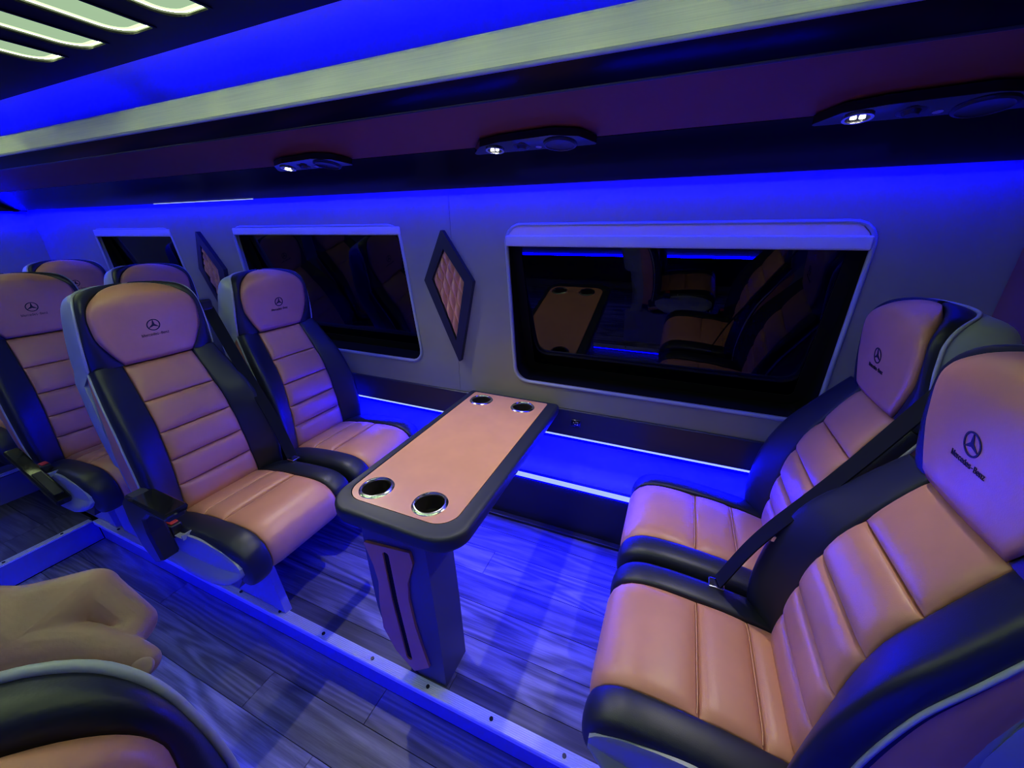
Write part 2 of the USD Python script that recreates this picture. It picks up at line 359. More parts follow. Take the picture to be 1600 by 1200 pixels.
# black ceiling raft with the light panels let into it
SLX = [-2.29 + .29 * k for k in range(10)] + [-3.62 - .29 * k for k in range(7)]
SW = .18; SY0, SY1 = 2 * YC - 1.035, 1.035
def slat_poly(xr, grow=0.0):
    p = sg.box(xr - SW, SY0, xr, SY1)
    cut = p.buffer(-.012).buffer(.012, quad_segs=4)
    r = .075                                              # the corner away from the table is rounder
    for yy, s in ((SY1, -1), (SY0, 1)):
        corner = sg.box(xr - SW, min(yy, yy + s * r), xr - SW + r, max(yy, yy + s * r))
        disc = sg.Point(xr - SW + r, yy + s * r).buffer(r, quad_segs=8)
        cut = cut.difference(corner).union(disc.intersection(corner))
    return cut.buffer(grow) if grow else cut
raft = sg.box(XL + .02, 2 * YC - 1.16, XR - .1, 1.16)
for x in SLX: raft = raft.difference(slat_poly(x))
solo('ceiling_panel', prism(raft, 'z', .62, .662), 'raft_black', 'black middle ceiling panel holding the glowing light slots', 'ceiling panel', kind='structure', smooth=20)
labels = {0: 'lowest and furthest of the glowing slots in view, at the left edge of the ceiling', 1: 'second glowing ceiling slot from the left in view', 2: 'third glowing ceiling slot from the left in view', 3: 'fourth glowing ceiling slot, its whole rounded end in view', 4: 'ceiling slot just cut off by the top edge of the picture'}
for k, x in enumerate(SLX):
    P = slat_poly(x)
    t = thing('ceiling_light', labels.get(k, 'glowing ceiling slot out of view above the aisle'), 'ceiling light', (x - SW / 2, YC, .62), group='ceiling light slots', kind=None)
    part(t, 'diffuser', prism(P.buffer(-.022), 'z', .630, .640), 'led_slat_mid', False)
    part(t, 'led_edge', prism(P.buffer(-.007).difference(P.buffer(-.022)), 'z', .630, .640), 'led_slat_soft', False)
    part(t, 'led_edge', prism(P.buffer(.003).difference(P.buffer(-.007)), 'z', .6295, .640), 'led_slat', False)
    part(t, 'trim_ring', prism(P.buffer(.006).difference(P.buffer(-.006)), 'z', .6165, .622), 'raft_black', False)

# ---------------------------------------------------------------- luggage rack over the seats
rk = thing('luggage_rack', 'long dark overhead rack with a pale lit front edge above the windows', 'luggage rack', (-2, 1.65, .2))
RX0, RX1 = XL + .02, XR - .02
def strip(pts, th, nrm=1):
    p = np.array(pts, float); d = np.gradient(p, axis=0); n = np.c_[-d[:, 1], d[:, 0]]; n /= np.linalg.norm(n, axis=1, keepdims=True)
    return sg.Polygon(np.vstack([p, (p + nrm * n * th)[::-1]]))
part(rk, 'underside', prism(strip([(2.0, .194), (1.95, .208), (1.85, .252), (1.77, .292), (1.702, .3155)], .02, -1), 'x', RX0, RX1), 'rack_gloss', 40)
part(rk, 'leather_panel', prism(strip([(1.70, .317), (1.60, .336), (1.48, .358), (1.352, .377)], .02, -1), 'x', RX0, RX1), 'rack_leather', 40)
part(rk, 'trim_bead', prism(sg.Point(1.352, .379).buffer(.005, quad_segs=4), 'x', RX0, RX1), 'dark_trim', 60)
part(rk, 'front_fascia', prism(strip([(1.35, .379), (1.31, .392), (1.275, .408), (1.252, .4215)], .02, -1), 'x', RX0, RX1), 'rack_gloss', 40)
part(rk, 'front_edge', prism(sg.Polygon([(1.25, .4225), (1.247, .43), (1.247, .505), (1.252, .5125), (1.285, .5125), (1.285, .4225)]), 'x', RX0, RX1), 'rack_band', 30, label='pale ribbed front edge')
part(rk, 'edge_bead', prism(sg.Point(1.249, .4225).buffer(.007, quad_segs=4), 'x', RX0, RX1), 'grey_plastic', 60)
part(rk, 'top_board', prism(sg.Polygon([(1.285, .44), (2.0, .30), (2.0, .28), (1.285, .42)]), 'x', RX0, RX1), 'black_plastic', False)
for a, b in ((-6.2, -2.55), (-2.40, 1.8)):
    part(rk, 'led_strip', box(a, b, 1.300, 1.325, .4955, .5055), 'led_cove', False)
    part(rk, 'led_shelf', box(a, b, 1.285, 1.335, .47, .4945), 'black_plastic', False)
part(rk, 'led_strip', box(XL + .1, 1.10, 2.004, 2.030, .2095, .2145), 'led_wall_top', False)
part(rk, 'led_strip', box(-3.95, -2.78, 1.997, 2.003, .1905, .1945), 'led_pale', False)
part(rk, 'wall_lip', box(RX0, RX1, 1.99, 2.099, .2155, .23), 'black_plastic', False)

def on_rack(x, y, d=0.0): return np.array([x, y, .617 - .177 * y - d])
def disc(c, r, h, n, ns=28):
    m = trimesh.creation.cylinder(r, h, sections=ns); q = trimesh.geometry.align_vectors([0, 0, 1], n); m.apply_transform(q); m.apply_translation(c); return m
NR = np.array([0, -.174, -.985])                     # outward normal of the rack's panel
def pod(x, label, lit=True):
    t = thing('reading_light', label, 'reading light', on_rack(x + .12, 1.63), group='reading light pods under the rack')
    pts = [(x - .12, 1.695), (x - .05, 1.615), (x + .04, 1.59), (x + .26, 1.572), (x + .36, 1.60), (x + .42, 1.69)]
    P = sg.Polygon(pts).buffer(-.012).buffer(.012)
    m = trimesh.creation.extrude_polygon(P, .035); v = m.vertices.copy()
    w = np.array([on_rack(a, b) for a, b in v[:, :2]]) + NR * (v[:, 2:3] * .75 + .0035)
    part(t, 'housing', trimesh.Trimesh(w, m.faces), 'black_gloss', 30)
    c = on_rack(x, 1.655) + NR * .025
    part(t, 'lamp_ring', lathe_n([(.030, 0), (.038, .0), (.038, .010), (.030, .010), (.030, 0)], c, NR), 'chrome', 40)
    for dx in (-.009, .009):
        part(t, 'lens', disc(c + np.array([dx * 1.2, 0, 0]) + NR * .006, .0075, .005, NR, 14), 'led_lens' if lit else 'grey_plastic', 40)
    c2 = on_rack(x + .12, 1.65) + NR * .026
    part(t, 'air_nozzle', lathe_n([(.0, .014), (.016, .014), (.022, .004), (.034, .004), (.04, 0), (.04, -.004), (0, -.004)], c2, NR), 'black_plastic', 40)
    c3 = on_rack(x + .275, 1.655) + NR * .026
    part(t, 'speaker', lathe_n([(.0, .004), (.05, .006), (.056, .010), (.064, .008), (.068, 0), (0, -.002)], c3, NR), 'black_panel', 40)
    part(t, 'call_button', disc(on_rack(x + .185, 1.668) + NR * .027, .012, .006, NR, 12), 'grey_plastic', 40)
    return t, c
def lathe_n(profile, c, n):
    m = lathe(profile, (0, 0, 0), 32); m.apply_transform(trimesh.geometry.align_vectors([0, 0, 1], n)); m.apply_translation(c); return m
PODS = [pod(-1.97, 'lit reading light pod above the left pair of seats'), pod(-.775, 'lit reading light pod above the table'), pod(.414, 'lit reading light pod above the right pair of seats')]
for (pt_, c), aim, k in zip(PODS, ((.50, -.22, -.84), (0, -.28, -.96), (-.36, -.36, -.86)), (1.1, 1.0, 1.0)):
    L = UsdLux.SphereLight.Define(stage, pt_ + '/lamp')
    L.CreateRadiusAttr(.012); L.CreateIntensityAttr(LV['reading'] * 100 * k); L.CreateColorAttr(Gf.Vec3f(1, .97, .84)); L.CreateNormalizeAttr(False)
    p = (c + NR * .03 - BASE[pt_]) * U
    z = -np.array(aim) / np.linalg.norm(aim); x = np.cross([0, 1, 0], z); x /= np.linalg.norm(x); y = np.cross(z, x)
    g = Gf.Matrix4d(1.0)
    for r_, v_ in enumerate((x, y, z)): g.SetRow(r_, Gf.Vec4d(*map(float, v_), 0))
    g.SetRow(3, Gf.Vec4d(*map(float, p), 1)); L.AddTransformOp().Set(g)
    sh = UsdLux.ShapingAPI.Apply(L.GetPrim()); sh.CreateShapingConeAngleAttr(46); sh.CreateShapingConeSoftnessAttr(.9)

# ---------------------------------------------------------------- quilted diamonds on the wall
def diamond(pts, ins, label):
    t = thing('wall_ornament', label, 'wall ornament', (np.mean([p[0] for p in pts]), 2.09, min(p[1] for p in pts)), group='diamond wall ornaments')
    P = rpoly(pts, .008); I = sg.Polygon(ins)
    fr = P.difference(I)
    part(t, 'frame', join(prism(fr, 'y', 2.066, 2.0995)), 'dark_leather', 20)
    part(t, 'backing', prism(I.buffer(.004), 'y', 2.088, 2.0992), 'tan_panel', False)
    T, R, B, L = [np.array(p) for p in ins]
    n = 4                                               # quilting: rhombic pads between the frame's directions
    a = (R - T); d = (L - T)
    for i in range(n):
        for j in range(n):
            q = [T + a * (i + e) / n + d * (j + f) / n for e, f in ((0, 0), (1, 0), (1, 1), (0, 1))]
            # kite: bilinear between the four corners
            def bl(s, u): return (1 - s) * (1 - u) * T + s * (1 - u) * R + s * u * B + (1 - s) * u * L
            S = np.linspace(i / n, (i + 1) / n, 7); V = np.linspace(j / n, (j + 1) / n, 7)
            F = np.zeros((7, 7, 3)); G = np.zeros((7, 7, 3))
            for ii, s in enumerate(S):
                for jj, u in enumerate(V):
                    xz = bl(s, u); e1 = 1 - abs(2 * (ii / 6) - 1); e2 = 1 - abs(2 * (jj / 6) - 1)
                    h = .026 * min(1, (e1 * e2) ** .55)
                    F[ii, jj] = (xz[0], 2.087 - h, xz[1]); G[ii, jj] = (xz[0], 2.089, xz[1])
            part(t, 'quilted_pad', slab(F, G), 'tan_leather', 50)
diamond([(-1.330, -.004), (-1.133, -.298), (-1.255, -.828), (-1.478, -.303)], [(-1.324, -.115), (-1.193, -.302), (-1.274, -.672), (-1.420, -.293)], 'quilted tan diamond in a dark frame beside the big window')
diamond([(-3.64, -.004), (-3.42, -.298), (-3.50, -.828), (-3.74, -.303)], [(-3.63, -.115), (-3.49, -.302), (-3.535, -.672), (-3.68, -.293)], 'quilted tan diamond further left, half hidden behind seat tops')

so = thing('power_socket', 'tiny socket with white dots on the dark trim below the window', 'socket', (-.469, 2.07, -1.13))
part(so, 'plate', box(-.50, -.438, 2.076, 2.0845, -1.137, -1.092, .004), 'black_gloss', 30)
for dx, dz in ((-.012, .004), (-.003, -.006), (.011, -.008), (.002, .010), (.012, .008)):
    part(so, 'contact', disc(np.array([-.469 + dx, 2.0755, -1.114 + dz]), .0035, .003, np.array([0, -1., 0]), 10), 'white_plastic', 30)

# ---------------------------------------------------------------- table
tb = thing('table', 'narrow tan table with dark rounded edge and four cup holders', 'table', (-.88, 1.46, PF))
def table_poly(x0, x1, y0, y1, rf, rb):
    pts = []
    for cx, cy, r, a0 in ((x1 - rf, y0 + rf, rf, -90), (x1 - rb, y1 - rb, rb, 0), (x0 + rb, y1 - rb, rb, 90), (x0 + rf, y0 + rf, rf, 180)):
        for a in np.linspace(a0, a0 + 90, 12): pts.append((cx + r * math.cos(math.radians(a)), cy + r * math.sin(math.radians(a))))
    return np.array(pts)
TO = table_poly(-1.185, -.572, .832, 2.078, .125, .03); TI = table_poly(-1.142, -.642, .908, 2.052, .085, .012)
CUPS = [(-1.045, .998), (-.782, .998), (-1.045, 1.948), (-.768, 1.948)]
PO, PI_ = sg.Polygon(TO), sg.Polygon(TI)
holes = [sg.Point(c).buffer(.062, quad_segs=10) for c in CUPS]
layers = [(.030, -1.004), (.014, -1.000), (.004, -1.006), (.0, -1.018), (.0, -1.045), (.006, -1.062), (.022, -1.072)]
def ring(x0, x1, y0, y1, rf, rb, z): t = table_poly(x0, x1, y0, y1, rf, rb); return np.c_[t, np.full(len(t), z)]
inn = lambda g, z: ring(-1.142 - g, -.642 + g, .908 - g, 2.052 + g, .085 + g, .012 + g, z)
out = lambda g, z: ring(-1.185 + g, -.572 - g, .832 + g, 2.078 - g, .125 - g, max(.004, .03 - g), z)
V = [inn(0, -1.008), inn(.003, -1.0005)] + [out(g, z) for g, z in layers] + [inn(0, -1.072), inn(0, -1.008)]
V = np.array(V); nP = V.shape[1]; v = V.reshape(-1, 3); q = []
for l in range(len(V) - 1):
    for k in range(nP): q.append([l * nP + k, l * nP + (k + 1) % nP, (l + 1) * nP + (k + 1) % nP, (l + 1) * nP + k])
e = clean((v, q)); e.merge_vertices(); e.fix_normals()
part(tb, 'edge_moulding', e, 'table_edge', 50)
top = PI_.buffer(-.001)
for h in holes: top = top.difference(h)
part(tb, 'tabletop', prism(top, 'z', -1.070, -1.0015), 'table_tan', 20)
for c in CUPS:
    ch = part(tb, 'cup_holder', lathe([(.0, -1.068), (.050, -1.068), (.054, -1.060), (.056, -1.004), (.062, -1.004), (.061, -1.069), (0, -1.0695)], (c[0], c[1], 0), 40), 'cup_dark', 40)
    part(ch, 'rim', lathe([(.055, -1.006), (.056, -.9985), (.060, -.9945), (.067, -.9955), (.0725, -1.001), (.072, -1.0025), (.058, -1.004), (.055, -1.006)], (c[0], c[1], 0), 48), 'chrome', 50)
part(tb, 'under_frame', box(-1.09, -.66, .93, 2.06, -1.10, -1.0725, .006), 'black_plastic', 40)
ped = CubicSpline([0, .25, .5, .7, .85, 1], [-1.075, -1.078, -1.074, -1.052, -.985, -.885])
zl = np.linspace(0, 1, 16)
P = sg.Polygon([(float(ped(s)), -1.085 - s * .885) for s in zl] + [(-.732, PF), (-.742, -1.6), (-.765, -1.085)])
part(tb, 'pedestal', prism(P, 'y', .912, 1.09), 'table_leg', 20)
pin = [(-1.062, -1.22), (-.835, -1.19), (-.828, -1.24), (-.868, -1.36), (-.876, -1.46), (-.862, -1.62), (-.83, -1.79), (-.815, -1.86), (-.90, -1.935), (-.99, -1.845), (-1.040, -1.72), (-1.035, -1.55), (-1.018, -1.42), (-1.03, -1.33)]
xs = np.array(pin); slot = sg.LineString([(-.957, -1.245), (-.948, -1.5), (-.918, -1.855)]).buffer(.016, quad_segs=4)
part(tb, 'pedestal_panel', prism(sg.Polygon(pin).buffer(.006).difference(slot), 'y', .900, .9125), 'tan_panel', 30, label='tan shaped panel with a long dark slot')
part(tb, 'slot_liner', prism(slot.buffer(.001), 'y', .908, .9124), 'rubber', False)
part(tb, 'wall_bracket', box(-1.0, -.76, 2.03, 2.079, -1.2, -1.10, .006), 'black_plastic', 40)

# ---------------------------------------------------------------- seats
# profile of the backrest: how far back (b) its face lies at height z; the cushion's front top edge is at b = 0
_z = np.array([-1.48, -1.34, -1.17, -1.0, -.86, -.73, -.59, -.43, -.25]); _b = np.array([.535, .53, .535, .55, .578, .632, .695, .69, .665])
bz = PchipInterpolator(_z, _b)
bzl = PchipInterpolator([-1.48, -1.34, -1.17, -1.0, -.86, -.73, -.59], [.535, .53, .535, .55, .580, .640, .715])
wt = lambda z: np.interp(z, [-1.45, -1.34, -.59], [.197, .195, .146])
wo = PchipInterpolator([-1.45, -1.3, -1.15, -1.0, -.85, -.7, -.585], [.314, .322, .327, .323, .310, .287, .263])
hb = PchipInterpolator([-1.45, -1.34, -1.2, -1.05, -.9, -.75, -.585], [.04, .060, .074, .070, .052, .030, .012])

class Face:
    """maps (b, y, z) of a seat to the place: f = +1 faces towards +x, -1 towards -x"""
    def __init__(s, x0, yc, f, dz=0.0): s.x0, s.yc, s.f, s.dz = x0, yc, f, dz
    def __call__(s, p):
        p = np.asarray(p, float); o = np.empty(p.shape)
        o[..., 0] = s.x0 - s.f * p[..., 0]; o[..., 1] = s.yc + p[..., 1]; o[..., 2] = p[..., 2] + s.dz; return o
    def mesh(s, m):
        m = clean(m).copy(); m.vertices = s(m.vertices)
        if s.f > 0: m.faces = m.faces[:, ::-1]          # (b runs against x)
        return m

def back_pt(z, h):
    """point in front of the backrest face by h, along its normal"""
    z = np.asarray(z, float); db = bzl(z, 1); n = np.stack([-np.ones_like(z), db], -1); n /= np.linalg.norm(n, axis=-1, keepdims=True)
    return np.stack([bzl(z) + n[..., 0] * h, z + n[..., 1] * h], -1)

CP = np.array([(.60, -1.352), (.52, -1.340), (.45, -1.322), (.36, -1.306), (.26, -1.294), (.16, -1.286), (.07, -1.284), (.0, -1.294), (-.048, -1.322), (-.075, -1.365), (-.082, -1.415), (-.075, -1.465), (-.05, -1.505)])
_s = np.r_[0, np.cumsum(np.linalg.norm(np.diff(CP, axis=0), axis=1))]
cb, cz = CubicSpline(_s, CP[:, 0]), CubicSpline(_s, CP[:, 1])
def cush_pt(s, h):
    s = np.asarray(s, float); t = np.stack([cb(s, 1), cz(s, 1)], -1); t /= np.linalg.norm(t, axis=-1, keepdims=True)
    n = np.stack([t[..., 1], -t[..., 0]], -1)            # up / forward
    return np.stack([cb(s) + n[..., 0] * h, cz(s) + n[..., 1] * h], -1)
def s_of_b(b): ss = np.linspace(0, _s[8], 400); return float(np.interp(-b, -cb(ss), ss))

def pad(fn, w, t0, t1, nu=17, nt=9, bulge=.011, sink=-.010, depth=-.04):
    """a stitched pad between two seams; fn(t, h) -> (b, z)"""
    u = np.sign(np.linspace(-1, 1, nu)) * (1 - (1 - abs(np.linspace(-1, 1, nu))) ** 1.7)
    c = np.linspace(-1, 1, nt); c = np.sign(c) * (1 - (1 - abs(c)) ** 1.8)
    t = t0 + (t1 - t0) * (c + 1) / 2
    Uu, Tt = np.meshgrid(u, t); Cc = np.meshgrid(u, c)[1]
    h = sink + (bulge - sink) * (1 - abs(Uu) ** 12) * (1 - abs(Cc) ** 10) + .004 * (1 - Cc ** 2)
    W = w(Tt) if callable(w) else w
    def g(hh): bzv = fn(Tt, hh); return np.stack([bzv[..., 0], Uu * W, bzv[..., 1]], -1)
    return slab(g(h), g(np.full_like(h, depth)))

def bolster(fn, w0, w1, hf, ts, side, ctrl, depth):
    """rolled side roll from the pad's edge w0(t) to the outside w1(t)"""
    k = np.linspace(0, 1, 15); cs = PchipInterpolator(np.linspace(0, 1, len(ctrl)), [c[0] for c in ctrl])(k); hs = PchipInterpolator(np.linspace(0, 1, len(ctrl)), [c[1] for c in ctrl])(k); ho = PchipInterpolator(np.linspace(0, 1, len(ctrl)), [c[2] for c in ctrl])(k)
    T, _ = np.meshgrid(ts, k, indexing='ij'); h = hs[None] * hf(T) + ho[None]
    y = side * (w0(T) + (w1(T) - w0(T)) * cs[None])
    def g(hh, yy): p = fn(T, hh); return np.stack([p[..., 0], yy, p[..., 1]], -1)
    return slab(g(h, y), g(np.minimum(h - .004, depth), side * (w0(T) + (w1(T) - w0(T)) * cs[None] * .985)))

BK = [(0, 0, -.012), (.05, .02, -.002), (.25, .26, .002), (.5, .62, .003), (.75, .96, .002), (.88, 1.06, -.002), (.95, .98, -.010), (.99, .78, -.022), (1.0, .5, -.035), (1.0, .2, -.05)]
CB = [(0, 0, -.012), (.03, 0, .0), (.15, 0, .006), (.40, 0, .009), (.68, 0, .006), (.86, 0, -.004), (.95, 0, -.024), (.99, 0, -.055), (1.0, 0, -.085), (1.0, 0, -.115)]

# the headrest as a saddle: middle line C, edge of the tan face T, outer edge O (where the piping runs), all over one parameter v
_v = np.linspace(0, 1, 10)
sp = lambda a: PchipInterpolator(_v, a)
Cb, Cz = sp([.697, .690, .680, .668, .663, .670, .692, .722, .750, .768]), sp([-.590, -.515, -.435, -.36, -.312, -.275, -.253, -.243, -.240, -.241])
Wt, Tb, Tz = sp([.146, .186, .214, .217, .211, .196, .169, .129, .073, .012]), sp([.702, .697, .692, .686, .684, .692, .710, .732, .754, .769]), sp([-.590, -.518, -.442, -.374, -.336, -.306, -.282, -.262, -.247, -.242])
Wo, Ob, Oz = sp([.262, .260, .254, .246, .239, .229, .211, .174, .106, .015]), sp([.730, .720, .712, .706, .706, .716, .740, .778, .815, .832]), sp([-.590, -.528, -.458, -.390, -.342, -.302, -.271, -.253, -.245, -.244])
CORE = np.array([.86, 0, -.47])
def sheet(P, k=.25, off=0):
    """closed shell: the sheet P and a copy drawn towards the headrest's core"""
    return slab(P, P + (CORE - P) * np.array([k, k * .5, k]))
def head_meshes():
    v = np.linspace(0, 1, 30); u = np.linspace(-1, 1, 25); V_, U_ = np.meshgrid(v, u, indexing='ij')
    e = np.clip((1 - abs(U_)) / .05, 0, 1); e2 = np.clip(V_ / .03, 0, 1) * np.clip((1 - V_) / .05, 0, 1); pr = .009 * (1 - (1 - e) ** 2) * (1 - (1 - e2) ** 2)
    b = Cb(V_) + (Tb(V_) - Cb(V_)) * U_ ** 2 - pr * np.clip((.75 - V_) / .2, 0, 1); z = Cz(V_) + (Tz(V_) - Cz(V_)) * U_ ** 2 + pr * np.clip((V_ - .45) / .25, 0, 1)
    Fg = np.stack([b, U_ * Wt(V_), z], -1); face = sheet(Fg, .15)
    global FACE_PTS
    FACE_PTS = Fg[:18].reshape(-1, 3)
    bands = []
    c = np.linspace(0, 1, 9); V2, S = np.meshgrid(v, c, indexing='ij')
    for sd in (-1, 1):
        bl = .014 * np.sin(np.pi * S)
        P = np.stack([Tb(V2) + .004 + (Ob(V2) - Tb(V2)) * (.35 * S + .65 * S ** 2.4) - bl * .6, sd * (Wt(V2) + (Wo(V2) - Wt(V2)) * S + bl * .3), Tz(V2) + (Oz(V2) - Tz(V2)) * S ** 1.3 + bl * np.clip((V2 - .4) / .3, 0, 1)], -1)
        bands.append(sheet(P, .15))
    vv = np.linspace(0, 1, 34)
    left = np.c_[Ob(vv), -Wo(vv) - .002, Oz(vv)]; line = np.vstack([left, (left * [1, -1, 1])[::-1][1:]])
    pip = tube(line + [.004, 0, .002], .0058, 8)
    ph = np.linspace(0, np.pi, 25); V3, PH = np.meshgrid(np.linspace(0, 1, 22), ph, indexing='ij')
    Bk = sp([.965, .955, .94, .925, .915, .905, .895, .885, .875, .86])(V3)
    y = -np.cos(PH); y = np.sign(y) * np.abs(y) ** .30 * (Wo(V3) - .002 + .030 * np.sin(PH) ** .6 * (1 - V3 ** 3))
    bb = Ob(V3) + .004 + (Bk - Ob(V3)) * np.sin(PH) ** 1.0
    zz = Oz(V3) + .004 - .02 * np.sin(PH) * V3 - (1 - V3) * .03 * np.sin(PH)
    rows = []
    for z_, w_, d_ in ((-1.06, .322, .868), (-.93, .322, .895), (-.82, .315, .925), (-.73, .303, .950), (-.66, .296, .965)):
        f_ = float(bzl(max(z_, -1.48))) + .10 + .04 * np.clip((-.66 - z_) / .3, 0, 1)
        yy = -np.cos(ph); yy = np.sign(yy) * np.abs(yy) ** .30 * (w_ - .012 + .010 * np.sin(ph) ** .6)
        rows.append(np.stack([f_ + (d_ - f_) * np.sin(ph), yy, np.full(25, z_)], -1))
    shell = sheet(np.concatenate([np.array(rows), np.stack([bb, y, zz], -1)]), .3)
    return face, join(*bands), pip, shell
HFACE, HBAND, HPIPE, HSHELL = head_meshes()
_i = LinearNDInterpolator(FACE_PTS[:, 1:], FACE_PTS[:, 0])
def on_face(t, z, d): return np.stack([_i(t, z) - d, t, z], -1)

def emblem_mesh():
    out = []
    c = np.array([0, -.424]); R = .0255
    a = np.linspace(0, 2 * np.pi, 49)[:-1]
    ring = np.stack([R * np.cos(a), R * np.sin(a)], 1); out.append(('ring', ring))
    P = sg.Point(0, 0).buffer(R + .0022, quad_segs=16).difference(sg.Point(0, 0).buffer(R - .0022, quad_segs=16))
    for k in range(3):
        an = math.radians(90 + 120 * k); d = np.array([math.cos(an), math.sin(an)]); n = np.array([-d[1], d[0]])
        a1 = math.radians(90 + 120 * k + 60); a2 = math.radians(90 + 120 * k - 60)
        P = P.union(sg.Polygon([d * R, np.array([math.cos(a1), math.sin(a1)]) * .0052, (0, 0), np.array([math.cos(a2), math.sin(a2)]) * .0052]).buffer(.0006))
    m = trimesh.creation.extrude_polygon(P.simplify(.0001), .0012); return m, c
EMB, EC = emblem_mesh()
TXT = meshkit.text_mesh('Mercedes-Benz', .0135, .0012)
TXT.apply_translation([-(TXT.bounds[0][0] + TXT.bounds[1][0]) / 2, 0, 0])
_k = .112 / (TXT.bounds[1][0] - TXT.bounds[0][0]); TXT.apply_scale([_k, max(_k, 1.0), 1])

def put_print(m, c, f):
    """lay flat lettering on the head cushion's face; it reads towards +y on seats that face +x"""
    v = np.array(m.vertices); t = f * (v[:, 0] + c[0]); z = v[:, 1] + c[1]
    o = trimesh.Trimesh(on_face(t, z, .0004 + v[:, 2]), m.faces, process=False)
    return o

def side_lens():
    pts = [(.50, -1.385), (.42, -1.350), (.30, -1.312), (.18, -1.300), (.04, -1.318), (-.05, -1.358), (-.068, -1.40), (-.02, -1.455), (.06, -1.495), (.16, -1.525), (.27, -1.530), (.37, -1.515), (.45, -1.470), (.50, -1.425)]
    return sg.Polygon(pts).buffer(.01).buffer(-.01)
LENS = side_lens()

def seat(name, label, x0, yc, f, group, aisle=0, arm=None, belt=0, dz=0.0, bs=0.0):
    """aisle, belt: -1 / +1 tell on which side (y) the side shield with the armrest and the belt are"""
    t = thing(name, label, 'seat', (x0 - f * .3, yc, PF + dz), group=group)
    F = Face(x0, yc, f, dz); A = lambda n, m, mt, sm=40, parent=t, **k: part(parent, n, F.mesh(m), mt, sm, **k)
    # cushion
    sb = [0.0, s_of_b(.393), s_of_b(.225), _s[-1]]
    for i in range(3): A('cushion_pad', pad(cush_pt, .2, sb[i] + .0008, sb[i + 1] - .0008, nt=9 if i < 2 else 21, bulge=.006, sink=-.012), 'tan_leather', 60)
    for sv in sb[1:3]:
        yy = np.linspace(-.19, .19, 24); p = cush_pt(np.full(24, sv + .007), .0045 - .010 * (abs(yy) / .19) ** 10)
        A('stitching', tube(np.c_[p[:, 0], yy, p[:, 1]], .0016, 5), 'thread', 60)
    ts = np.linspace(.02, _s[-1] + .0, 34); c0 = lambda T: np.full(T.shape, .2005); c1 = lambda T: .327 - .012 * np.clip((T - _s[8]) / (_s[-1] - _s[8]), 0, 1)
    for sd in (-1, 1):
        A('cushion_bolster', bolster(cush_pt, c0, c1, lambda T: 0 * T, ts, sd, CB, -.12), 'dark_leather', 60)
        p = cush_pt(ts[:-4], np.full(len(ts) - 4, -.116)); A('cushion_piping', tube(np.c_[p[:, 0], np.full(len(p), sd * .3255), p[:, 1]], .006, 7), 'piping', 60)
        q = [cush_pt(ts[:-5], np.full(len(ts) - 5, h)) for h in (-.114, -.150)]
        fr = np.stack([np.c_[q[0][:, 0], np.full(len(q[0]), sd * .324), q[0][:, 1]], np.c_[q[1][:, 0], np.full(len(q[1]), sd * .324), q[1][:, 1]]], 1)
        A('cushion_side', slab(fr, fr - [0, sd * .02, 0]), 'tan_leather', 40)
    pan = sg.Polygon([tuple(cush_pt(s, -.045)) for s in np.linspace(.03, _s[-1] - .03, 24)] + [(.02, -1.53), (.54, -1.53)]).buffer(0)
    A('seat_pan', prism(pan, 'y', -.318, .318), 'black_plastic', 30)
    # backrest
    F = Face(x0 + f * bs, yc, f, dz)
    seams = [-.592, -.76, -.915, -1.062, -1.20, -1.345]
    for z1, z0 in zip(seams[:-1], seams[1:]): A('back_pad', pad(back_pt, wt, z1 - .0008, z0 + .0008, bulge=.008, sink=-.010), 'tan_leather', 60)
    zs = np.linspace(-1.44, -.588, 40)
    for sd in (-1, 1):
        A('back_bolster', bolster(back_pt, lambda T: wt(T) + .0005, wo, hb, zs, sd, BK, -.075), 'dark_leather', 60)
        hp = lambda k: back_pt(zs, hb(zs) * .55 - .036 + k)
        p = hp(0); A('back_piping', tube(np.c_[p[:, 0], sd * (wo(zs) + .002), p[:, 1]], .0055, 7), 'piping', 60)
        ext = np.interp(zs, [-1.44, -1.0, -.8, -.59], [.10, .13, .10, .045])
        g = []
        for k, dy in ((0, -.002), (.3, .003), (.7, .002), (1, -.004)): p = back_pt(zs, hb(zs) * .55 - .038 - ext * k); g.append(np.c_[p[:, 0], sd * (wo(zs) + dy), p[:, 1]])
        g = np.stack(g, 1); A('back_side', slab(g, g - [0, sd * .02, 0]), 'tan_leather', 50)
    u = np.linspace(-1, 1, 21); u = np.sign(u) * (1 - (1 - abs(u)) ** 1.6); zz = np.linspace(-1.52, -.595, 24); Z, Uu = np.meshgrid(zz, u, indexing='ij')
    Wd = wo(np.clip(Z, -1.45, -.59)) - .003; Zc = np.clip(Z, -1.46, -.59)
    h0 = hb(Zc) * .55 - .038 - np.interp(Zc, [-1.44, -1.0, -.8, -.59], [.10, .13, .10, .045]) + .006
    pf = back_pt(Zc, h0 * abs(Uu) ** 3 - .085 * (1 - abs(Uu) ** 3)); dep = np.interp(Zc, [-1.46, -1.3, -.9, -.59], [.20, .25, .28, .26])
    pb = back_pt(Zc, h0 - .01 - (dep + h0) * (1 - abs(Uu) ** 3.2) ** .6)
    A('back_shell', slab(np.stack([pf[..., 0], Uu * Wd, np.minimum(Z, pf[..., 1])], -1), np.stack([pb[..., 0], Uu * Wd, np.minimum(Z, pb[..., 1])], -1)), 'grey_plastic', 50)
    # headrest
    hd = A('headrest', HFACE, 'tan_leather', 60)
    A('emblem', put_print(EMB, EC, f), 'emblem_thread', False, parent=hd, label='round three-pointed star emblem')
    A('lettering', put_print(TXT, np.array([0, -.4755]), f), 'emblem_thread', False, parent=hd, label='dark embroidered lettering')
